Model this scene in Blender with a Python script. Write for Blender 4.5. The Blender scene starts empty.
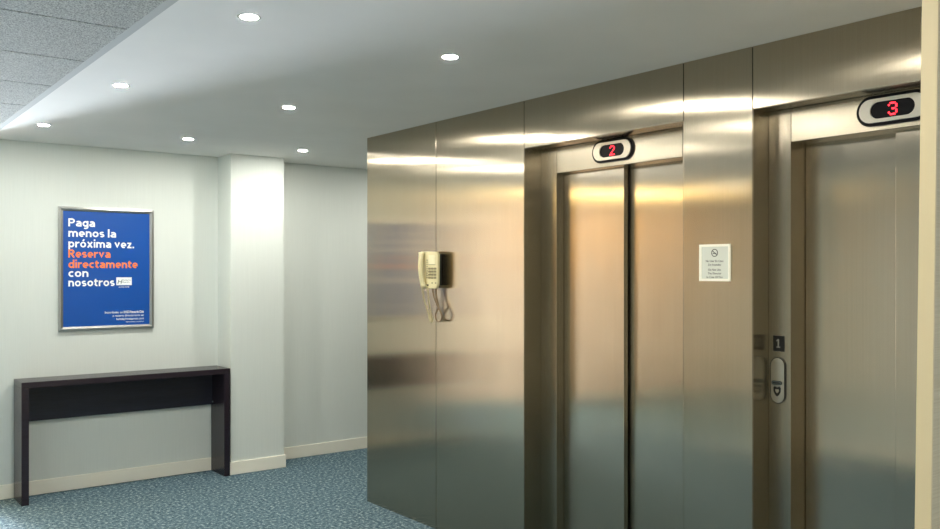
import bpy, bmesh, math, random
from mathutils import Vector, Matrix
random.seed(4)
scene = bpy.context.scene
C = scene.collection
R = math.radians

# ------------------------------------------------------------------ camera
cam_d = bpy.data.cameras.new('camera')
cam = bpy.data.objects.new('camera', cam_d); C.objects.link(cam)
cam.location = (0, 0, 1.56)
cam.rotation_euler = (R(90), 0, R(-37.359))
cam_d.sensor_width = 36.0
cam_d.lens = 871.6 / 940 * 36.0
cam_d.shift_y = 7.4 / 940
cam_d.clip_start = 0.02
scene.camera = cam

# ------------------------------------------------------------------ world, exposure
world = bpy.data.worlds.new('world'); scene.world = world
world.use_nodes = True
bg = world.node_tree.nodes['Background']
bg.inputs[0].default_value = (0.75, 0.86, 1.0, 1); bg.inputs[1].default_value = 0.6
vs = scene.view_settings
scene.display_settings.display_device = 'sRGB'
vs.view_transform = 'Standard'; vs.look = 'None'; vs.gamma = 1.0
vs.exposure = 1.46
vs.use_curve_mapping = False

def area(name, loc, target, sx, sy, power, col):
    l = bpy.data.lights.new(name, 'AREA'); l.shape = 'RECTANGLE'; l.size = sx; l.size_y = sy
    l.energy = power; l.color = col
    o = bpy.data.objects.new(name, l); C.objects.link(o); o.location = loc
    o.rotation_euler = (Vector(target) - Vector(loc)).to_track_quat('-Z', 'Y').to_euler()
    return o
# daylight standing in the open doorway at the end of the passage
DAY = area('doorway_daylight', (-0.20, 11.3, 1.20), (0.75, 6.7, 1.0), 0.75, 1.6, 480, (0.84, 0.91, 1.0))


# ------------------------------------------------------------------ node helpers
def srgb(r, g, b):
    f = lambda c: c / 12.92 if c <= 0.04045 else ((c + 0.055) / 1.055) ** 2.4
    return (f(r / 255), f(g / 255), f(b / 255), 1)

def mat(name, col, rough=0.6, metal=0.0, spec=0.5, emit=None, strength=0):
    m = bpy.data.materials.new(name); m.use_nodes = True
    b = m.node_tree.nodes['Principled BSDF']
    b.inputs['Base Color'].default_value = col
    b.inputs['Roughness'].default_value = rough
    b.inputs['Metallic'].default_value = metal
    b.inputs['Specular IOR Level'].default_value = spec
    if emit:
        b.inputs['Emission Color'].default_value = emit
        b.inputs['Emission Strength'].default_value = strength
    return m

def nodes(m): return m.node_tree.nodes, m.node_tree.links, m.node_tree.nodes['Principled BSDF']

def noise_tint(m, c0, c1, scale=(1, 1, 1), nscale=10, detail=4, bump=0.0, lo=0.35, hi=0.65, dist=0.002):
    n, l, b = nodes(m)
    tc = n.new('ShaderNodeTexCoord'); mp = n.new('ShaderNodeMapping'); mp.inputs['Scale'].default_value = scale
    tx = n.new('ShaderNodeTexNoise'); tx.inputs['Scale'].default_value = nscale; tx.inputs['Detail'].default_value = detail
    rp = n.new('ShaderNodeValToRGB')
    rp.color_ramp.elements[0].position = lo; rp.color_ramp.elements[0].color = c0
    rp.color_ramp.elements[1].position = hi; rp.color_ramp.elements[1].color = c1
    l.new(tc.outputs['Object'], mp.inputs[0]); l.new(mp.outputs[0], tx.inputs[0])
    l.new(tx.outputs[0], rp.inputs[0]); l.new(rp.outputs[0], b.inputs['Base Color'])
    if bump:
        bp = n.new('ShaderNodeBump'); bp.inputs['Strength'].default_value = bump; bp.inputs['Distance'].default_value = dist
        l.new(tx.outputs[0], bp.inputs['Height']); l.new(bp.outputs[0], b.inputs['Normal'])
    return m

def steel(name, c0, c1, rough=0.27, aniso=0.9, wave=0.0):
    """vertically brushed stainless steel: reflections smear sideways"""
    m = mat(name, c0, rough, 1.0)
    noise_tint(m, c0, c1, (110, 110, 0.35), 3.0, 5, 0.0)
    n, l, b = nodes(m)
    b.inputs['Anisotropic'].default_value = aniso
    g = n.new('ShaderNodeNewGeometry'); cr = n.new('ShaderNodeVectorMath'); cr.operation = 'CROSS_PRODUCT'
    cr.inputs[1].default_value = (0.001, 0.001, 1)
    l.new(g.outputs['True Normal'], cr.inputs[0]); l.new(cr.outputs[0], b.inputs['Tangent'])
    # blotchy wear in the gloss
    tc = n.new('ShaderNodeTexCoord'); mp = n.new('ShaderNodeMapping'); mp.inputs['Scale'].default_value = (3, 3, 1.2)
    t2 = n.new('ShaderNodeTexNoise'); t2.inputs['Scale'].default_value = 2.5; t2.inputs['Detail'].default_value = 6
    mr = n.new('ShaderNodeMapRange'); mr.inputs[1].default_value = 0.3; mr.inputs[2].default_value = 0.7
    mr.inputs[3].default_value = rough - 0.01; mr.inputs[4].default_value = rough + 0.015
    l.new(tc.outputs['Object'], mp.inputs[0]); l.new(mp.outputs[0], t2.inputs[0])
    l.new(t2.outputs[0], mr.inputs[0]); l.new(mr.outputs[0], b.inputs['Roughness'])
    if wave:
        t3 = n.new('ShaderNodeTexNoise'); t3.inputs['Scale'].default_value = 2.2; t3.inputs['Detail'].default_value = 0
        bp = n.new('ShaderNodeBump'); bp.inputs['Strength'].default_value = 1.0; bp.inputs['Distance'].default_value = wave
        l.new(tc.outputs['Object'], t3.inputs[0]); l.new(t3.outputs[0], bp.inputs['Height']); l.new(bp.outputs[0], b.inputs['Normal'])
    return m

M = {}
M['steel'] = steel('brushed_steel_cladding', (0.435, 0.38, 0.29, 1), (0.465, 0.408, 0.313, 1), 0.178, 1.0, 0.0)
M['door_steel'] = steel('brushed_steel_doors', (0.47, 0.41, 0.318, 1), (0.50, 0.438, 0.342, 1), 0.175, 1.0, 0.0015)
M['frame_steel'] = steel('brushed_steel_frame', (0.36, 0.318, 0.245, 1), (0.39, 0.346, 0.268, 1), 0.25, 0.85)
M['chrome'] = mat('polished_chrome', (0.72, 0.70, 0.66, 1), 0.18, 1.0)
M['ring_metal'] = mat('satin_nickel', (0.56, 0.53, 0.45, 1), 0.35, 1.0)
M['poster_frame'] = mat('brushed_silver_frame', (0.50, 0.51, 0.50, 1), 0.30, 0.9)
M['dark_gap'] = mat('dark_shadow_gap', (0.01, 0.01, 0.01, 1), 0.8)
M['wall'] = noise_tint(mat('pale_wallcovering', srgb(212, 222, 218), 0.75, 0, 0.3), srgb(215, 221, 217), srgb(218, 224, 220), (60, 60, 1.0), 3, 4, 0.0)
M['column_wall'] = M['wall']
M['cream_wall'] = noise_tint(mat('cream_wallcovering', srgb(222, 205, 170), 0.75, 0, 0.3), srgb(214, 198, 162), srgb(226, 212, 180), (1.5, 1.5, 80), 4, 4, 0.1)
M['trim_cream'] = mat('cream_paint', srgb(238, 218, 172), 0.5)
M['peach'] = noise_tint(mat('peach_wallcovering', srgb(222, 198, 180), 0.7), srgb(214, 190, 172), srgb(226, 203, 186), (1, 1, 1), 5)
M['ceiling'] = noise_tint(mat('white_ceiling_paint', srgb(232, 231, 228), 0.9, 0, 0.2), srgb(230, 229, 226), srgb(234, 233, 230), (1, 1, 1), 2)
M['baseboard'] = mat('cream_baseboard_paint', srgb(244, 241, 228), 0.6)
M['tile'] = noise_tint(mat('mineral_fibre_tile', srgb(150, 153, 150), 0.95, 0, 0.1), srgb(128, 131, 129), srgb(198, 200, 197), (1, 1, 1), 190, 3, 0.5, 0.38, 0.62)
M['tile_trim'] = mat('grey_edge_trim', srgb(178, 182, 182), 0.6)
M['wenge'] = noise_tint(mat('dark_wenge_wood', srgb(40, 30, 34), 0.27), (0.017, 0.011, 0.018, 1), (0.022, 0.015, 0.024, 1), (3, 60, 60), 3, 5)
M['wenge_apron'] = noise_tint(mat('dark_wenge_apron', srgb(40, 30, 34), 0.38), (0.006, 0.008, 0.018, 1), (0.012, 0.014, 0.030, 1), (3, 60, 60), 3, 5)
M['blue'] = mat('royal_blue_print', srgb(0, 78, 166), 0.35)
M['white_ink'] = mat('white_print', srgb(245, 248, 250), 0.5)
M['orange_ink'] = mat('orange_print', srgb(255, 132, 58), 0.5)
M['grey_ink'] = mat('grey_print', srgb(110, 125, 125), 0.5)
M['display'] = mat('black_display', (0.003, 0.003, 0.004, 1), 0.35, 0, 0.15)
M['black'] = mat('black_plastic', (0.008, 0.008, 0.008, 1), 0.3)
M['pale_num'] = mat('silver_grey_print', srgb(150, 150, 140), 0.5)
M['black_ink'] = mat('black_print', (0.02, 0.02, 0.02, 1), 0.6)
M['led'] = mat('red_led_digit', (0.6, 0.01, 0.02, 1), 0.5, 0, 0.5, (1.0, 0.02, 0.035, 1), 1.6)
M['sign_white'] = mat('white_sign_rim', srgb(250, 248, 232), 0.4)
M['sign_face'] = mat('pale_grey_sign_face', srgb(212, 216, 204), 0.4)
M['phone'] = mat('aged_cream_plastic', srgb(226, 214, 168), 0.4)
M['phone_key'] = mat('grey_beige_keys', srgb(150, 140, 108), 0.5)
M['phone_card'] = mat('pale_card', srgb(236, 228, 190), 0.5)
M['phone_dark'] = mat('dark_plastic_side_shade', (0.012, 0.012, 0.010, 1), 0.5)
M['cord'] = mat('cream_cord_plastic', srgb(206, 192, 150), 0.5)
M['cord_brown'] = mat('brown_cord_plastic', srgb(126, 104, 76), 0.5)
M['lamp_ring'] = mat('lamp_trim_white', srgb(170, 168, 160), 0.4)
M['lamp'] = mat('lamp_glass_warm', (1, 1, 1, 1), 0.5, 0, 0.5, (1.0, 0.965, 0.87, 1), 430.0)
M['lamp_lobby'] = mat('lamp_glass_amber', (1, 1, 1, 1), 0.5, 0, 0.5, (1.0, 0.70, 0.26, 1), 1150.0)

# carpet: blue grey pile with pale flecks
def carpet():
    m = mat('blue_flecked_carpet', srgb(80, 100, 112), 0.95, 0, 0.1)
    n, l, b = nodes(m)
    tc = n.new('ShaderNodeTexCoord')
    def nz(s, d): 
        t = n.new('ShaderNodeTexNoise'); t.inputs['Scale'].default_value = s; t.inputs['Detail'].default_value = d
        l.new(tc.outputs['Object'], t.inputs[0]); return t
    a = nz(48, 8); c = nz(210, 3)
    r = n.new('ShaderNodeValToRGB'); cr = r.color_ramp
    cr.elements[0].position = 0.12; cr.elements[0].color = srgb(46, 66, 80)
    cr.elements[1].position = 0.95; cr.elements[1].color = srgb(196, 210, 208)
    e = cr.elements.new(0.50); e.color = srgb(84, 108, 122)
    e = cr.elements.new(0.68); e.color = srgb(116, 140, 148)
    mx = n.new('ShaderNodeMath'); mx.operation = 'MULTIPLY_ADD'; mx.inputs[1].default_value = 0.55
    m2 = n.new('ShaderNodeMath'); m2.operation = 'MULTIPLY'; m2.inputs[1].default_value = 0.45
    l.new(c.outputs[0], m2.inputs[0]); l.new(a.outputs[0], mx.inputs[0]); l.new(m2.outputs[0], mx.inputs[2])
    mr = n.new('ShaderNodeMapRange'); mr.inputs[1].default_value = 0.34; mr.inputs[2].default_value = 0.66
    l.new(mx.outputs[0], mr.inputs[0]); l.new(mr.outputs[0], r.inputs[0])
    l.new(r.outputs[0], b.inputs['Base Color'])
    bp = n.new('ShaderNodeBump'); bp.inputs['Strength'].default_value = 0.6; bp.inputs['Distance'].default_value = 0.004
    l.new(c.outputs[0], bp.inputs['Height']); l.new(bp.outputs[0], b.inputs['Normal'])
    return m
M['carpet'] = carpet()

# ------------------------------------------------------------------ mesh helpers
def box(bm, x0, x1, y0, y1, z0, z1, bevel=0.0, seg=2):
    x0, x1 = min(x0, x1), max(x0, x1); y0, y1 = min(y0, y1), max(y0, y1); z0, z1 = min(z0, z1), max(z0, z1)
    r = bmesh.ops.create_cube(bm, size=1.0)
    for v in r['verts']:
        v.co = Vector(((x0 + x1) / 2 + v.co.x * (x1 - x0), (y0 + y1) / 2 + v.co.y * (y1 - y0), (z0 + z1) / 2 + v.co.z * (z1 - z0)))
    if bevel:
        es = {e for v in r['verts'] for e in v.link_edges}
        bmesh.ops.bevel(bm, geom=list(es), offset=bevel, segments=seg, affect='EDGES', profile=0.5)
    return bm
def bx(*a, **k): return box(bmesh.new(), *a, **k)

def prism(bm, outline, axis, a, b, bevel=0.0):
    """outline: list of (u,v); axis 'x': u=y v=z, extruded along x from a to b; 'y': u=x v=z; 'z': u=x v=y"""
    def P(u, v, t):
        return (t, u, v) if axis == 'x' else ((u, t, v) if axis == 'y' else (u, v, t))
    lo = [bm.verts.new(P(u, v, a)) for u, v in outline]; hi = [bm.verts.new(P(u, v, b)) for u, v in outline]
    f1 = bm.faces.new(lo); f2 = bm.faces.new(hi)
    k = len(outline)
    for i in range(k): bm.faces.new((lo[i], lo[(i + 1) % k], hi[(i + 1) % k], hi[i]))
    bmesh.ops.recalc_face_normals(bm, faces=bm.faces[:])
    if bevel:
        es = [e for e in f2.edges]
        bmesh.ops.bevel(bm, geom=es, offset=bevel, segments=2, affect='EDGES', profile=0.5)
    return bm

def stadium(cu, cv, w, h, n=14):
    """rounded-end bar, w along u, h along v"""
    pts = []
    if w >= h:
        r = h / 2; d = w / 2 - r
        for i in range(n + 1):
            t = -math.pi / 2 + math.pi * i / n; pts.append((cu + d + r * math.cos(t), cv + r * math.sin(t)))
        for i in range(n + 1):
            t = math.pi / 2 + math.pi * i / n; pts.append((cu - d + r * math.cos(t), cv + r * math.sin(t)))
    else:
        r = w / 2; d = h / 2 - r
        for i in range(n + 1):
            t = math.pi * i / n; pts.append((cu + r * math.cos(t), cv + d + r * math.sin(t)))
        for i in range(n + 1):
            t = math.pi + math.pi * i / n; pts.append((cu + r * math.cos(t), cv - d + r * math.sin(t)))
    return pts

def ringprism(bm, outer, inner, axis, a, b):
    def P(u, v, t):
        return (t, u, v) if axis == 'x' else ((u, t, v) if axis == 'y' else (u, v, t))
    k = len(outer)
    vs_ = [[bm.verts.new(P(u, v, t)) for u, v in o] for o, t in ((outer, a), (outer, b), (inner, b), (inner, a))]
    for q in range(4):
        A, B = vs_[q], vs_[(q + 1) % 4]
        for i in range(k): bm.faces.new((A[i], A[(i + 1) % k], B[(i + 1) % k], B[i]))
    bmesh.ops.recalc_face_normals(bm, faces=bm.faces[:])
    return bm

def obj(name, bm, m, parent=None, smooth=False):
    me = bpy.data.meshes.new(name); bm.normal_update(); bm.to_mesh(me); bm.free()
    me.materials.append(m)
    if smooth:
        for p in me.polygons: p.use_smooth = True
    o = bpy.data.objects.new(name, me); C.objects.link(o)
    if parent:
        o.parent = parent
        # geometry is written in world metres; keep it there
        o.matrix_parent_inverse = Matrix.Translation(-parent.location) if True else None
    return o

def struct(name, bm, m, parent=None):
    o = obj(name, bm, m, parent)
    if not parent: o['kind'] = 'structure'
    return o

def thing(name, label, cat, loc=(0, 0, 0), group=None):
    o = bpy.data.objects.new(name, None); C.objects.link(o)
    o.empty_display_size = 0.1
    o.location = loc; o['label'] = label; o['category'] = cat
    if group: o['group'] = group
    return o

def tube(bm, pts, r, n=8):
    pts = [Vector(p) for p in pts]; rings = []
    up = Vector((0.3, 0.2, 0.9))
    for i, p in enumerate(pts):
        t = (pts[min(i + 1, len(pts) - 1)] - pts[max(i - 1, 0)]).normalized()
        a = t.cross(Vector((1, 0, 0)));
        if a.length < 0.05: a = t.cross(up)
        a.normalize(); b = t.cross(a).normalized()
        rings.append([bm.verts.new(p + r * (math.cos(2 * math.pi * k / n) * a + math.sin(2 * math.pi * k / n) * b)) for k in range(n)])
    for A, B in zip(rings, rings[1:]):
        for k in range(n): bm.faces.new((A[k], A[(k + 1) % n], B[(k + 1) % n], B[k]))
    bm.faces.new(rings[0][::-1]); bm.faces.new(rings[-1])
    bmesh.ops.recalc_face_normals(bm, faces=bm.faces[:])
    return bm

def smooth_path(pts, n=8):
    pts = [Vector(p) for p in pts]; out = []
    P = [pts[0]] + pts + [pts[-1]]
    for i in range(1, len(P) - 2):
        for k in range(n):
            t = k / n
            a, b, c, d = P[i - 1], P[i], P[i + 1], P[i + 2]
            out.append(0.5 * ((2 * b) + (c - a) * t + (2 * a - 5 * b + 4 * c - d) * t * t + (3 * b - a - 3 * c + d) * t ** 3))
    out.append(pts[-1]); return out

def text_bm(s, size, width=None, bold=0.0, align='LEFT', res=3):
    """lettering as flat geometry in (u, v), baseline at v=0"""
    cu = bpy.data.curves.new('lettering', 'FONT'); cu.body = s; cu.size = size; cu.offset = bold; cu.align_x = 'LEFT'
    cu.resolution_u = res
    cu.fill_mode = 'FRONT'
    o = bpy.data.objects.new('lettering', cu); C.objects.link(o)
    dg = bpy.context.evaluated_depsgraph_get(); dg.update()
    me = bpy.data.meshes.new_from_object(o.evaluated_get(dg))
    bm = bmesh.new(); bm.from_mesh(me)
    bpy.data.objects.remove(o); bpy.data.curves.remove(cu); bpy.data.meshes.remove(me)
    xs = [v.co.x for v in bm.verts]; x0, x1 = min(xs), max(xs)
    f = (width / (x1 - x0)) if width else 1.0
    w = (x1 - x0) * f
    off = {'LEFT': 0, 'CENTER': -w / 2, 'RIGHT': -w}[align]
    for v in bm.verts: v.co.x = (v.co.x - x0) * f + off
    return bm

def solid(bm, depth):
    """give flat lettering a real thickness (downwards -z)"""
    r = bmesh.ops.extrude_face_region(bm, geom=bm.faces[:])
    for v in [g for g in r['geom'] if isinstance(g, bmesh.types.BMVert)]: v.co.z += depth
    bmesh.ops.recalc_face_normals(bm, faces=bm.faces[:])
    return bm

def place(bm, origin, U, V):
    """map (x,y,z) of bm to origin + x U + y V + z UxV"""
    U = Vector(U); V = Vector(V); W = U.cross(V); O = Vector(origin)
    for v in bm.verts: v.co = O + v.co.x * U + v.co.y * V + v.co.z * W
    return bm

def join(a, b):
    me = bpy.data.meshes.new('tmp'); b.to_mesh(me); b.free(); a.from_mesh(me); bpy.data.meshes.remove(me); return a

# ------------------------------------------------------------------ dimensions (metres)
XE, YB, ZC, XS = 3.041, 6.700, 2.470, 0.995
YEND = 5.138          # left end of the lift bank

# ------------------------------------------------------------------ setting
struct('floor', bx(-4.2, 6.2, -2.2, 11.6, -0.12, 0.0), M['carpet'])
struct('ceiling', bx(XS, 6.2, -2.2, YB + 0.15, ZC, ZC + 0.12), M['ceiling'])

# tiled part of the ceiling: long mineral boards with open joints below a dark backing
tb = bmesh.new()
yj = [3.38 + 0.628 * k for k in range(-9, 14)]
for y0, y1 in zip(yj, yj[1:]):
    if y0 < -2.3 or y1 > 11.7: continue
    for x0, x1 in ((-4.2, -2.45), (-2.447, -1.25), (-1.247, -0.05), (-0.047, 0.962)):
        box(tb, x0, x1, y0 + 0.005, y1 - 0.005, ZC, ZC + 0.03)
tl = struct('ceiling_tiles', tb, M['tile'])
struct('ceiling_backing', bx(-4.2, XS, -2.2, 11.6, ZC + 0.03, ZC + 0.12), M['dark_gap'])
struct('trim_1', bx(0.962, XS, -2.2, YB + 0.15, ZC - 0.001, ZC + 0.03), M['tile_trim'])

WL = 0.90   # left end of the poster wall
wb = bmesh.new(); box(wb, WL, 6.2, YB, YB + 0.15, 0, ZC)
struct('wall_back', wb, M['wall'])
cb = bx(2.603, 3.044, 6.440, YB, 0, ZC)
struct('wall_pilaster', cb, M['column_wall'])
# passage beyond the end of the poster wall, with the open doorway at its far end
struct('wall_passage_right', bx(WL, WL + 0.15, YB + 0.15, 11.45, 0, ZC), M['wall'])
pe = bmesh.new(); box(pe, -0.55, -0.50, 11.2, 11.3, 0, ZC); box(pe, 0.35, WL, 11.2, 11.3, 0, ZC); box(pe, -0.5, 0.35, 11.2, 11.3, 2.1, ZC)
struct('wall_passage_end', pe, M['wall'])
struct('ceiling_passage', bx(XS, WL + 0.15, YB + 0.15, 11.6, ZC, ZC + 0.1), M['ceiling'])
# lobby side, opposite the lifts
struct('wall_lobby_far', bx(-4.2, -0.55, 7.55, 7.70, 0, ZC), M['peach'])
struct('wall_passage_left', bx(-0.70, -0.55, 7.70, 11.3, 0, ZC), M['peach'])
struct('wall_lobby_left', bx(-4.2, -4.05, 4.4, 7.55, 0, ZC), M['wall'])
struct('wall_left', bx(-0.85, -0.70, -2.2, 4.4, 0, ZC), M['wall'])
struct('wall_lobby_near', bx(-4.2, -0.85, 4.25, 4.4, 0, ZC), M['wall'])
struct('wall_near', bx(-0.70, 3.2, -2.2, -2.05, 0, ZC), M['cream_wall'])
struct('wall_corridor_end', bx(6.05, 6.2, YEND - 0.2, YB, 0, ZC), M['wall'])

# near wall end at the right edge of the view (a touch out of plumb), cream edge strip and wallcovering
def sheared(x0, x1, yb0, yb1, yt0, yt1):
    bm = bmesh.new()
    lo = [bm.verts.new(p) for p in ((x0, yb0, 0), (x1, yb0, 0), (x1, yb1, 0), (x0, yb1, 0))]
    hi = [bm.verts.new(p) for p in ((x0, yt0, ZC), (x1, yt0, ZC), (x1, yt1, ZC), (x0, yt1, ZC))]
    bm.faces.new(lo[::-1]); bm.faces.new(hi)
    for i in range(4): bm.faces.new((lo[i], lo[(i + 1) % 4], hi[(i + 1) % 4], hi[i]))
    bmesh.ops.recalc_face_normals(bm, faces=bm.faces[:]); return bm
NW = struct('wall_right', sheared(2.206, 3.30, 1.029, 1.067, 0.995, 1.033), M['cream_wall'])
struct('trim_2', sheared(2.2, 2.2062, 1.0285, 1.0672, 0.9945, 1.0335), M['trim_cream'], NW)

# baseboards
def bb(name, *a): return struct(name, bx(*a, bevel=0.004), M['baseboard'])
bb('baseboard_back', WL, 2.603, YB - 0.014, YB, 0, 0.100)
bb('baseboard_pilaster', 2.589, 3.058, 6.426, 6.440, 0, 0.100)
bb('baseboard_pilaster_left', 2.589, 2.603, 6.440, YB - 0.014, 0, 0.100)
bb('baseboard_pilaster_right', 3.044, 3.058, 6.440, YB - 0.014, 0, 0.100)
bb('baseboard_recess', 3.058, 6.05, YB - 0.014, YB, 0, 0.100)
bb('baseboard_left', -0.70, -0.686, -2.0, 4.4, 0, 0.100)

# ------------------------------------------------------------------ lift bank cladding
LB = bpy.data.objects.new('wall_lift_bank', None); C.objects.link(LB); LB['kind'] = 'structure'; LB.location = (XE, 3.3, 0)
G = 0.0018
O1a, O1b, O2a, O2b, ZH = 2.452, 3.510, 1.046, 2.104, 2.218
def panel(y0, y1, z0, z1, th=0.10): return obj('cladding_panel', bx(XE, XE + th, y0 + G, y1 - G, z0, z1, bevel=0.0012), M['steel'], LB)
panel(4.323, YEND, 0.0005, ZC)
panel(O1b, 4.323, 0.0005, ZC)
panel(O1a, O1b, ZH, ZC)
panel(O2b, O1a, 0.0005, ZC)
panel(O2a, O2b, ZH, ZC)
obj('end_panel', bx(XE + 0.10, 6.05, YEND - 0.02, YEND, 0, ZC), M['steel'], LB)
core = bmesh.new()
box(core, XE + 0.003, XE + 0.30, YEND - 0.02, O1b + 0.02, 0, ZC - 0.003); box(core, XE + 0.003, XE + 0.30, O2b + 0.02, O1a - 0.02, 0, ZC - 0.003)
box(core, XE + 0.42, XE + 0.45, O2a - 0.02, YEND - 0.03, 0, ZC)
core2 = bmesh.new()
box(core2, XE + 0.101, XE + 0.30, YEND - 0.025, O1b + 0.025, 0, ZC - 0.003); box(core2, XE + 0.101, XE + 0.30, O2b + 0.025, O1a - 0.025, 0, ZC - 0.003)
box(core2, XE + 0.42, XE + 0.45, O2a - 0.02, YEND - 0.03, 0, ZC)
core.free()
obj('backing', core2, M['dark_gap'], LB)

# ------------------------------------------------------------------ lifts
def lift(label, ya, yb, XF, fy1, fy0, leaves, sill_label=None):
    """opening ya..yb in the wall, frame face at XF, doorway fy0..fy1, leaves: (x, y0, y1)"""
    t = thing('elevator', label, 'elevator', (XF, (ya + yb) / 2, 0))
    ZT = 2.081
    xb = max(l[0] for l in leaves)
    # jambs and soffit lining the opening
    lin = bmesh.new()
    box(lin, XE + 0.0995, XF + 0.02, yb, yb + 0.02, 0, ZH + 0.02)
    obj('reveal_lining', bx(XE + 0.002, XF + 0.01, yb - 0.0015, yb + 0.001, 0, ZH - 0.001), M['frame_steel'], t)
    obj('reveal_lining', bx(XE + 0.002, XF + 0.01, ya - 0.001, ya + 0.0015, 0, ZH - 0.001), M['frame_steel'], t)
    obj('soffit_lining', bx(XE + 0.002, XF + 0.01, ya + 0.002, yb - 0.002, ZH - 0.0015, ZH + 0.001), M['frame_steel'], t)
    lin.free()
    # frame uprights and header
    obj('door_frame', bx(XF, xb + 0.03, fy1, yb - 0.002, 0, ZH - 0.002, bevel=0.0015), M['frame_steel'], t)
    obj('door_frame', bx(XF, xb + 0.03, ya + 0.002, fy0, 0, ZH - 0.002, bevel=0.0015), M['frame_steel'], t)
    obj('transom', bx(XF, xb + 0.03, fy0 + G, fy1 - G, ZT, ZH - 0.002, bevel=0.0015), M['frame_steel'], t)
    for (x, y0, y1) in leaves:
        obj('door_leaf', bx(x, x + 0.028, y0, y1, 0.012, ZT + 0.03, bevel=0.0015), M['door_steel'], t)
    obj('door_sill', bx(XF, xb + 0.05, fy0, fy1, 0.0, 0.010), M['frame_steel'], t)
    return t

lift('left elevator with a red number 2 over its two brushed steel door panels', O1a, O1b, 3.160, 3.386, 2.552,
     [(3.214, 2.958, 3.384), (3.254, 2.553, 3.015)])
lift('right elevator with a red number 3 over its doors, beside the cream wall edge', O2a, O2b, 3.148, 2.001, 1.160,
     [(3.252, 1.575, 1.999), (3.200, 1.162, 1.604)])

# ------------------------------------------------------------------ floor indicators
def indicator(ch, label, X, cy, cz):
    t = thing('floor_indicator', label, 'floor indicator', (X, cy, cz), 'floor indicators above the elevator doors')
    w, h = 0.274, 0.112
    obj('black_rim', ringprism(bmesh.new(), stadium(cy, cz, w, h), stadium(cy, cz, w - 0.024, h - 0.024), 'x', X, X - 0.008), M['display'], t)
    obj('bezel', ringprism(bmesh.new(), stadium(cy, cz, w - 0.025, h - 0.025), stadium(cy, cz, 0.165, 0.062), 'x', X, X - 0.014), M['ring_metal'], t)
    d = obj('display', prism(bmesh.new(), stadium(cy, cz, 0.166, 0.063), 'x', X, X - 0.008), M['display'], t)
    bm = bmesh.new()
    rows = {'3': ['01110', '10001', '00001', '00110', '00001', '10001', '01110'],
            '2': ['01110', '10001', '00001', '00010', '00100', '01000', '11111']}[ch]
    for r_, row in enumerate(rows):
        for c_, q in enumerate(row):
            if q == '1':
                u = (c_ - 2) * 0.0068; v = (3 - r_) * 0.0068
                box(bm, X - 0.0095, X - 0.0081, cy - u - 0.0031, cy - u + 0.0031, cz + v - 0.0031, cz + v + 0.0031)
    dg = obj('red_digit', bm, M['led'], d); dg['label'] = 'glowing red digit'
    return t
indicator('2', 'oval floor display with a glowing red 2 above the left elevator doors', 3.160, 2.978, 2.157)
indicator('3', 'oval floor display with a glowing red 3 above the right elevator doors', 3.148, 1.584, 2.154)

# ------------------------------------------------------------------ floor number plaque and call button plate
XP = 3.148
t = thing('floor_plaque', 'small black plaque with a pale number 1 above the call button', 'plaque', (XP, 2.054, 1.268))
obj('plate', bx(XP - 0.004, XP, 2.029, 2.079, 1.237, 1.301, bevel=0.0015), M['black'], t)
g = prism(bmesh.new(), [(2.054 - u * 0.75, 1.252 + v * 0.8) for u, v in ((-0.011, 0), (0.011, 0), (0.011, 0.006), (0.004, 0.006), (0.004, 0.044), (-0.003, 0.044), (-0.011, 0.037), (-0.011, 0.031), (-0.004, 0.035), (-0.004, 0.006), (-0.011, 0.006))], 'x', XP - 0.0048, XP - 0.0039)
nb = obj('number', g, M['pale_num'], t); nb['label'] = 'pale silver numeral 1'

t = thing('call_panel', 'rounded vertical elevator call button plate below the number 1 plaque', 'call button', (XP, 2.056, 1.12))
cy, cz = 2.056, 1.119
XC, XP = XP, XP - 0.0006
obj('black_rim', ringprism(bmesh.new(), stadium(cy, cz, 0.066, 0.188), stadium(cy, cz, 0.060, 0.182), 'x', XP, XP - 0.006), M['black'], t)
obj('plate', prism(bmesh.new(), stadium(cy, cz, 0.060, 0.182), 'x', XP, XP - 0.009, bevel=0.003), M['ring_metal'], t)
bt = obj('call_button', prism(bmesh.new(), stadium(cy, cz - 0.009, 0.046, 0.017), 'x', XP - 0.009, XP - 0.014), M['black'], t)
obj('button_ring', ringprism(bmesh.new(), stadium(cy, cz - 0.009, 0.040, 0.011), stadium(cy, cz - 0.009, 0.036, 0.007), 'x', XP - 0.014, XP - 0.0148), M['grey_ink'], bt)
sh = [(-0.017, 0.014), (-0.010, 0.018), (0, 0.014), (0.010, 0.018), (0.017, 0.014), (0.016, -0.004), (0.008, -0.017), (0, -0.023), (-0.008, -0.017), (-0.016, -0.004)]
si = [(u * 0.5, v * 0.42 + 0.0) for u, v in sh]
obj('shield_mark', ringprism(bmesh.new(), [(cy - u, cz - 0.042 + v) for u, v in sh], [(cy - u, cz - 0.042 + v) for u, v in si], 'x', XP - 0.0088, XP - 0.0100), M['black'], t)
obj('maker_line', bx(XP - 0.0098, XP - 0.0088, cy - 0.016, cy + 0.016, cz - 0.0235, cz - 0.0215), M['grey_ink'], t)

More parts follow.
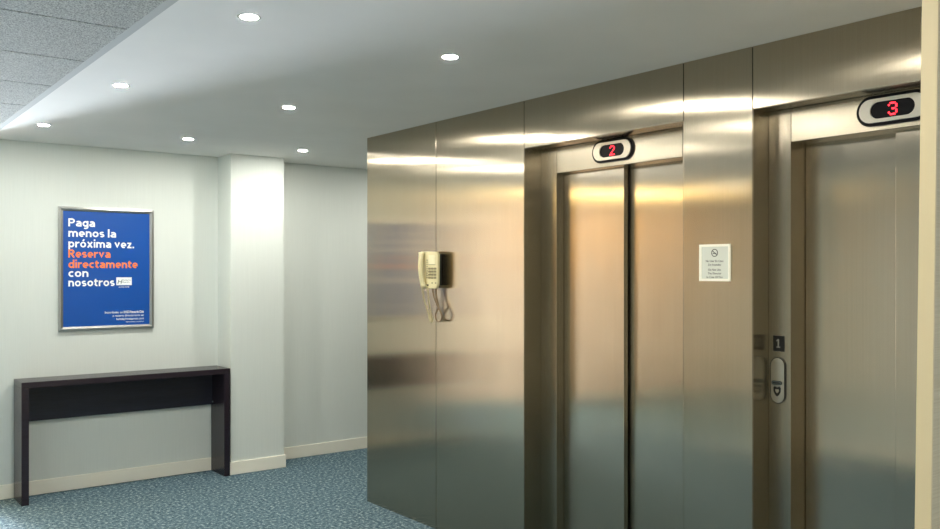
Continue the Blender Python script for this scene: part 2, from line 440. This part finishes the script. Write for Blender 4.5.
# ------------------------------------------------------------------ notice on the pier between the lifts
t = thing('notice_sign', 'small white square notice on the steel panel between the two elevators', 'sign', (XE, 2.285, 1.60))
y0, y1, z0, z1 = 2.207, 2.364, 1.521, 1.676
obj('rim', ringprism(bmesh.new(), [(y0, z0), (y1, z0), (y1, z1), (y0, z1)], [(y0 + .010, z0 + .010), (y1 - .012, z0 + .010), (y1 - .012, z1 - .010), (y0 + .010, z1 - .010)], 'x', XE, XE - 0.006), M['sign_white'], t)
fc = obj('sign_face', bx(XE - 0.004, XE, y0 + .009, y1 - .011, z0 + .009, z1 - .009), M['sign_face'], t)
yc = (y0 + y1) / 2
U, V = (0, -1, 0), (0, 0, 1)
lt = bmesh.new()
for s, w, zz in (('No Usar En Caso', .088, 1.6015), ('De Incendio', .064, 1.5860), ('Do Not Use', .062, 1.5650), ('The Elevator', .068, 1.5495), ('In Case Of Fire', .080, 1.5340)):
    g = text_bm(s, 0.0125, w, 0.0, 'CENTER'); solid(g, 0.0004); place(g, (XE - 0.0042, yc, zz), U, V); join(lt, g)
obj('lettering', lt, M['black_ink'], fc)
pic = bmesh.new(); cz = 1.640; rr = 0.0165
circ = lambda r, n=32: [(yc + r * math.cos(2 * math.pi * k / n), cz + r * math.sin(2 * math.pi * k / n)) for k in range(n)]
ringprism(pic, circ(rr), circ(rr - 0.003), 'x', XE - 0.0039, XE - 0.0048)
b2 = bmesh.new(); box(b2, XE - 0.0047, XE - 0.0039, -rr + .002, rr - .002, -0.0013, 0.0013)
for v in b2.verts:
    y, z = v.co.y, v.co.z; a = R(40); v.co.y = yc + y * math.cos(a) - z * math.sin(a); v.co.z = cz + y * math.sin(a) + z * math.cos(a)
join(pic, b2)
box(pic, XE - 0.0047, XE - 0.0039, yc - 0.009, yc + 0.009, cz - 0.0040, cz - 0.0005)
obj('pictogram', pic, M['black_ink'], fc)

# ------------------------------------------------------------------ wall telephone on the cladding seam
t = thing('wall_telephone', 'cream wall telephone with hanging cords on the steel cladding', 'telephone', (XE, 4.28, 1.56))
pf = 2.975
obj('bracket', bx(2.988, XE, 4.258, 4.38, 1.472, 1.66, bevel=0.006), M['phone_dark'], t)  # near-black colour stands in for the shade on the phone's side
body = [(4.303 + (u - 4.275) * 0.86, v) for u, v in [(4.215, 1.452), (4.345, 1.452), (4.372, 1.475), (4.382, 1.66), (4.372, 1.677), (4.185, 1.672), (4.168, 1.655), (4.172, 1.475), (4.190, 1.455)]]
obj('body', prism(bmesh.new(), body, 'x', 2.990, pf, bevel=0.005), M['phone'], t)
# handset lying along the left side
hs = bmesh.new()
hp = smooth_path([(2.970, 4.368, 1.672), (2.958, 4.362, 1.640), (2.950, 4.356, 1.57), (2.958, 4.350, 1.50), (2.970, 4.344, 1.462)], 6)
n = len(hp)
rings = []
for i, p in enumerate(hp):
    tt = abs(2 * i / (n - 1) - 1); ww = 0.020 + 0.010 * tt ** 3; dd = 0.012 + 0.010 * tt ** 3
    if i in (0, n - 1): ww *= 0.75; dd *= 0.75
    rings.append([hs.verts.new((p.x + dd * math.sin(a), p.y + ww * math.cos(a), p.z)) for a in [2 * math.pi * k / 12 for k in range(12)]])
for A, B in zip(rings, rings[1:]):
    for k in range(12): hs.faces.new((A[k], A[(k + 1) % 12], B[(k + 1) % 12], B[k]))
hs.faces.new(rings[0]); hs.faces.new(rings[-1][::-1]); bmesh.ops.recalc_face_normals(hs, faces=hs.faces[:])
obj('handset', hs, M['phone'], t, True)
kp = bmesh.new(); 
kp.free()
for r_ in range(4):
    for c_ in range(3): obj('key', bx(pf - 0.006, pf, 4.304 - c_ * 0.029 - 0.021, 4.304 - c_ * 0.029, 1.512 + r_ * 0.018, 1.512 + r_ * 0.018 + 0.0115, bevel=0.002), M['phone_key'], t)
obj('name_card', bx(pf - 0.002, pf, 4.238, 4.304, 1.598, 1.652), M['phone_card'], t)
obj('card_line', bx(pf - 0.0025, pf, 4.236, 4.306, 1.594, 1.597), M['phone_key'], t)
gr = bmesh.new()
for k in range(9): box(gr, pf - 0.0015, pf, 4.316, 4.326, 1.515 + k * 0.013, 1.522 + k * 0.013)
obj('cradle_slots', gr, M['phone_key'], t)
obj('hook_slot', bx(pf - 0.003, pf, 4.305, 4.365, 1.468, 1.477, bevel=0.001), M['phone_dark'], t)
for yk in (4.262, 4.226): obj('function_key', bx(pf - 0.002, pf, yk, yk + 0.011, 1.482, 1.490), M['phone_key'], t)
def coil(path, r, turns, rt):
    P = smooth_path(path, 40); out = []; n = len(P)
    for i, p in enumerate(P):
        tg = (P[min(i + 1, n - 1)] - P[max(i - 1, 0)]).normalized(); a = tg.cross(Vector((1, 0, 0))).normalized(); b = tg.cross(a)
        th = 2 * math.pi * turns * i / n; out.append(p + r * (math.cos(th) * a + math.sin(th) * b))
    return tube(bmesh.new(), out, rt, 5)
cd = coil([(2.955, 4.345, 1.465), (2.965, 4.345, 1.40), (2.985, 4.322, 1.30), (2.992, 4.312, 1.262), (2.994, 4.302, 1.252), (2.992, 4.295, 1.275), (2.985, 4.312, 1.35), (2.975, 4.318, 1.455)], 0.0050, 46, 0.0034)
obj('handset_cord', cd, M['cord'], t, True)
cd2 = tube(bmesh.new(), smooth_path([(2.99, 4.285, 1.455), (2.995, 4.275, 1.40), (2.998, 4.232, 1.335), (3.0, 4.205, 1.295), (3.002, 4.222, 1.262), (3.004, 4.262, 1.262), (3.006, 4.276, 1.295), (3.005, 4.245, 1.345), (3.003, 4.262, 1.40), (3.002, 4.27, 1.47)], 8), 0.0055, 8)
lc = obj('line_cord', cd2, M['cord_brown'], t, True); lc['label'] = 'brown looped cord'
t.location.z += 0.008

# ------------------------------------------------------------------ console table
t = thing('console_table', 'long dark wood console table against the pale wall under the poster', 'table', (1.88, 6.56, 0))
TX0, TX1, TY0, TY1, TZ, TT = 1.146, 2.588, 6.415, 6.685, 0.822, 0.040
LT = 0.046
obj('tabletop', bx(TX0, TX1, TY0, TY1, TZ - TT, TZ, bevel=0.0015), M['wenge'], t)
obj('leg', bx(TX0, TX0 + LT, TY0, TY1, 0, TZ - TT, bevel=0.0015), M['wenge'], t)
obj('leg', bx(TX1 - LT, TX1, TY0, TY1, 0, TZ - TT, bevel=0.0015), M['wenge'], t)
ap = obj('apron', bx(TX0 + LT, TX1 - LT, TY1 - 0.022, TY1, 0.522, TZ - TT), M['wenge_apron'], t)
sb = bmesh.new(); prism(sb, [(6.648 + 0.006 * math.cos(a), 0.545 + 0.006 * math.sin(a)) for a in [2 * math.pi * k / 12 for k in range(12)]], 'x', TX1 - LT, TX1 - LT - 0.004)
sc_ = obj('screw_cap', sb, M['grey_ink'], t); sc_['label'] = 'small grey screw cap'

# ------------------------------------------------------------------ poster
t = thing('framed_poster', 'blue poster in a silver frame on the wall above the console table', 'poster', (1.763, YB, 1.137))
px0, px1, pz0, pz1, py = 1.431, 2.096, 1.137, 2.027, YB - 0.024
def frame_bar(pts, y0, y1): 
    return prism(bmesh.new(), pts, 'y', y0, y1)
fw = 0.030
outer = [(px0, pz0), (px1, pz0), (px1, pz1), (px0, pz1)]; inner = [(px0 + fw, pz0 + fw), (px1 - fw, pz0 + fw), (px1 - fw, pz1 - fw), (px0 + fw, pz1 - fw)]
fb = bmesh.new()
mid = [(px0 + fw * .5, pz0 + fw * .5), (px1 - fw * .5, pz0 + fw * .5), (px1 - fw * .5, pz1 - fw * .5), (px0 + fw * .5, pz1 - fw * .5)]
loops = [(outer, YB - 0.001), (outer, py + 0.004), (mid, py), (inner, py + 0.006), (inner, YB - 0.001)]
vv = [[fb.verts.new((u, y, v)) for u, v in o] for o, y in loops]
for q in range(5):
    A, B = vv[q], vv[(q + 1) % 5]
    for i in range(4): fb.faces.new((A[i], A[(i + 1) % 4], B[(i + 1) % 4], B[i]))
bmesh.ops.recalc_face_normals(fb, faces=fb.faces[:])
obj('frame', fb, M['poster_frame'], t)
pyf = YB - 0.012
pr = obj('print', bx(px0 + fw - 0.003, px1 - fw + 0.003, pyf, YB - 0.002, pz0 + fw - 0.003, pz1 - fw + 0.003), M['blue'], t)
U, V = (1, 0, 0), (0, 0, 1)
ST = 0.25                                   # stroke width, x-height = 1
def arc(cx, cy, rx, ry, a0, a1, n=10): return [(cx + rx * math.cos(R(a0 + (a1 - a0) * i / n)), cy + ry * math.sin(R(a0 + (a1 - a0) * i / n))) for i in range(n + 1)]
q = ST / 2
def ring(w): return arc(w / 2, .5, w / 2 - q, .5 - q, 0, 360, 20)
def hook(x0, x1): return [(x0, q * 0)] + [(x0, .55)] + arc((x0 + x1) / 2, .55, (x1 - x0) / 2, .45 - q, 180, 0)[1:] + [(x1, 0)]
S_ = lambda w: arc(w / 2, .5 + (.5 - q) / 2, w / 2 - q, (.5 - q) / 2, 35, 270, 9) + arc(w / 2, .5 - (.5 - q) / 2, w / 2 - q, (.5 - q) / 2, 90, -145, 9)[1:]
GL = {  # letter: (advance width, strokes)
 'P': (.98, [[(q, 0), (q, 1.38)], [(q, 1.38 - q), (.5, 1.38 - q)] + arc(.5, .95, .98 - q - .5, .43 - q, 90, -90) + [(q, .52 + q)]]),
 'R': (1.0, [[(q, 0), (q, 1.38)], [(q, 1.38 - q), (.5, 1.38 - q)] + arc(.5, .97, .95 - q - .5, .41 - q, 90, -90) + [(q, .56 + q)], [(.5, .62), (.88, 0)]]),
 'a': (.86, [[(.12, .82)] + arc(.42, .60, .42 - q + .02, .40 - q, 110, 0)[0:] + [(.86 - q, 0)], [(.86 - q, .56), (.44, .56)] + arc(.40, .30, .40 - q, .30 - q, 90, 270) + [(.50, q), (.70, .22)]]),
 'g': (.90, [ring(.90), [(.90 - q, 1.0), (.90 - q, .0)] + arc(.46, -.05, .90 - q - .46, .36 - q, 0, -130)]),
 'd': (.92, [ring(.92), [(.92 - q, 0), (.92 - q, 1.45)]]),
 'p': (.92, [ring(.92), [(q, -.34), (q, 1.0)]]),
 'm': (1.38, [[(q, 0), (q, 1)], hook(q, .69), hook(.69, 1.38 - q)]),
 'n': (.86, [[(q, 0), (q, 1)], hook(q, .86 - q)]),
 'e': (.88, [[(q, .47), (.88 - q, .47)] + arc(.44, .5, .44 - q, .5 - q, 0, 305, 18)]),
 'o': (.92, [ring(.92)]), 'ó': (.92, [ring(.92), [(.40, 1.12), (.62, 1.42)]]),
 'c': (.76, [arc(.46, .5, .46 - q, .5 - q, 52, 308, 16)]),
 's': (.74, [S_(.74)]), 'l': (ST, [[(q, 0), (q, 1.45)]]), 'i': (ST, [[(q, 0), (q, 1)], [(q, 1.17), (q, 1.45)]]),
 'r': (.62, [[(q, 0), (q, 1)], [(q, .5)] + arc(.60, .50, .60 - q, .5 - q, 165, 85, 6)]),
 't': (.60, [[(.24, 1.28), (.24, .32)] + arc(.48, .32, .24, .32 - q, 180, 285, 6), [(0, 1 - q * .8), (.60, 1 - q * .8)]]),
 'v': (.92, [[(q, 1), (.46, .20), (.92 - q, 1)]]),
 'x': (.92, [[(q, 1), (.92 - q, 0)], [(.92 - q, 1), (q, 0)]]),
 'z': (.76, [[(.03, 1 - q), (.70, 1 - q)], [(.60, 1 - q), (.16, q)], [(.03, q), (.74, q)]]),
 '.': (ST, [[(q, 0), (q, .29)]]), ' ': (.26, []),
}
def heavy(word, width, xh):
    bm = bmesh.new(); pen = 0.0; wi = 0; lay = bm.faces.layers.int.new('word')
    def quad(pts, layer):
        bm.faces.new([bm.verts.new((a, b, layer * 0.00009)) for a, b in pts])[lay] = wi
    for ch in word:
        w, strokes = GL[ch]; wi += ch == ' '
        for si_, st in enumerate(strokes):
            L, Rr = [], []
            for i, (a, b) in enumerate(st):
                p = Vector((a, b)); d0 = (p - Vector(st[i - 1])).normalized() if i else None
                d1 = (Vector(st[i + 1]) - p).normalized() if i < len(st) - 1 else None
                d = (d0 + d1).normalized() if d0 and d1 else (d0 or d1)
                nrm = Vector((-d.y, d.x)); k = 1.0
                if d0 and d1: k = min(1.7, 1 / max(.4, nrm.dot(Vector((-d0.y, d0.x)))))
                L.append(p + nrm * q * k); Rr.append(p - nrm * q * k)
            for i in range(len(st) - 1):
                quad([(v.x + pen, v.y) for v in (L[i], Rr[i], Rr[i + 1], L[i + 1])], si_)
        pen += w + (.13 if ch != ' ' else .12)
    bmesh.ops.remove_doubles(bm, verts=bm.verts[:], dist=1e-5)
    bm.normal_update()
    for f in bm.faces:
        if f.normal.z < 0: f.normal_flip()
    xs = [v.co.x for v in bm.verts]; x0 = min(xs); f = width / (max(xs) - x0)
    for v in bm.verts: v.co.x = (v.co.x - x0) * f; v.co.y *= xh
    out = []
    for k in range(wi + 1):
        c = bm.copy(); l2 = c.faces.layers.int['word']
        bmesh.ops.delete(c, geom=[g for g in c.faces if g[l2] != k], context='FACES'); out.append(c)
    bm.free(); return out
def headline(s, x, z, xh, w):
    return [place(b, (x, pyf - 0.0004, z), (1, 0, 0), (0, 0, 1)) for b in heavy(s, w, xh)]
def line(s, x, z, h, w, bold=0.0016, align='LEFT', depth=0.0006):
    g = text_bm(s, h, w, bold, align)
    if bold > 0.001:            # heavier strokes
        k = g.copy()
        for dx, dy in ((-0.0018, 0), (0.0018, 0), (0, 0.0014), (0, -0.0014)):
            c = k.copy()
            for v in c.verts: v.co.x += dx; v.co.y += dy; v.co.z += 0.00002 * (2 + dx * 1000)
            join(g, c)
        k.free()
    solid(g, depth); return place(g, (x, pyf - 0.0002, z), U, V)
HS = 0.0415
for s, z, xr in (('Paga', 1.886, 1.677), ('menos la', 1.812, 1.824), ('próxima vez.', 1.736, 1.953), ('con', 1.524, 1.632), ('nosotros', 1.456, 1.814)):
    for w_ in headline(s, 1.497, z, HS, xr - 1.497):
        hd = obj('heading_word', w_, M['white_ink'], pr); hd['label'] = 'bold white heading lettering'
for s, z, xr in (('Reserva', 1.663, 1.785), ('directamente', 1.588, 1.980)):
    for w_ in headline(s, 1.497, z, HS, xr - 1.497):
        od = obj('heading_word', w_, M['orange_ink'], pr); od['label'] = 'bold orange heading lettering'
fp = bmesh.new()
XR = 2.024
for s, z, w, h, b in (('Inscríbete en', 1.254, .128, .024, .0002), ('o reserva directamente en', 1.230, .225, .022, .0002), ('holidayinnexpress.com', 1.205, .197, .022, .0002), ('Aplican términos y condiciones', 1.186, .130, .012, 0)):
    join(fp, line(s, XR - (0.150 if s.startswith('Ins') else 0), z, h, w, b, 'RIGHT'))
join(fp, line('IHG® Rewards Club', XR, 1.254, .024, .145, .0008, 'RIGHT'))
fo = obj('fine_print', fp, M['white_ink'], pr)
# little white logo box after the last word
lg = bx(1.826, 1.936, pyf - 0.0012, pyf, 1.462, 1.520); lo_ = obj('logo_box', lg, M['white_ink'], pr)
lm = bmesh.new()
hpts = lambda f, g_: [(1.836 + f * u, 1.472 + f * v) for u, v in g_]
gH = text_bm('H', 0.040, 0.028, 0.0006)
for v in gH.verts: v.co.x += v.co.y * 0.25
solid(gH, 0.0004); join(lm, place(gH, (1.834, pyf - 0.0014, 1.474), U, V))
for s, z, w in (('Holiday Inn', 1.495, .058), ('Express', 1.480, .050)):
    g = text_bm(s, 0.014, w); solid(g, 0.0004); join(lm, place(g, (1.870, pyf - 0.0014, z), U, V))
sub = line('AN IHG HOTEL', 1.842, 1.4445, .010, .078, .0003)
obj('logo_caption', sub, M['white_ink'], pr)
obj('logo_lettering', lm, M['grey_ink'], pr)

# ------------------------------------------------------------------ recessed downlights
ell = lambda r, n=28: [(r * math.cos(2 * math.pi * k / n), r * math.sin(2 * math.pi * k / n)) for k in range(n)]
def off(c, x, y): return [(u + x, v + y) for u, v in c]
ring_bm = ringprism(bmesh.new(), ell(0.043), ell(0.0315), 'z', ZC - 0.0005, ZC)
proto = thing('downlight', 'proto', 'downlight', (0, 0, 0), 'recessed ceiling downlights')
p_ring = obj('trim_ring', ring_bm, M['lamp_ring'], proto)
p_lamp = obj('lamp', prism(bmesh.new(), ell(0.030), 'z', ZC - 0.0012, ZC), M['lamp'], proto)
first = [True]
def downlight(x, y, label, glass=None):
    if first[0]: r, kids = proto, (p_ring, p_lamp); first[0] = False
    else:
        r = proto.copy(); C.objects.link(r); kids = []
        for k in (p_ring, p_lamp):
            c = k.copy(); C.objects.link(c); c.parent = r; kids.append(c)
            if glass and k is p_lamp:
                c.data = k.data.copy(); c.data.materials[0] = glass
    r.location = (x, y, 0); r['label'] = label
    return r
DL = [
 (1.262, 2.953, 'warm recessed downlight at the top left, beside the ceiling tile edge'),
 (2.173, 2.986, 'warm recessed downlight out in the ceiling in front of the left elevator'),
 (1.228, 4.418, 'recessed downlight beside the tile edge, second from the back wall along it'),
 (2.132, 4.445, 'recessed downlight in the middle of the ceiling, left of the steel cladding'),
 (1.177, 5.897, 'whitish recessed downlight at the far left corner, nearest the tile edge and back wall'),
 (2.088, 5.918, 'recessed downlight in front of the poster wall, just left of the pilaster'),
 (2.970, 5.960, 'recessed downlight in front of the pilaster near the end of the steel cladding'),
]
for x, y, lab in DL: downlight(x, y, lab)
downlight(1.262, 1.485, 'recessed downlight outside the view nearest the tile edge')
downlight(2.173, 1.485, 'recessed downlight outside the view in front of the right elevator')
downlight(4.30, 5.96, 'recessed downlight hidden behind the elevator bank')
# warm lamps of the lobby opposite, then plain fill lamps added to brighten it
for x, y, lab, glass in ((-1.7, 6.95, 'amber lobby downlight along the far lobby wall', 'lamp_lobby'), (-0.95, 6.95, 'amber lobby downlight nearest the passage', 'lamp_lobby'),
                         (-3.0, 5.4, 'added plain fill lamp in the tiles near the lobby corner', 'lamp'), (-2.0, 5.2, 'added plain fill lamp in the middle of the lobby tiles', 'lamp')):
    downlight(x, y, lab, M[glass])
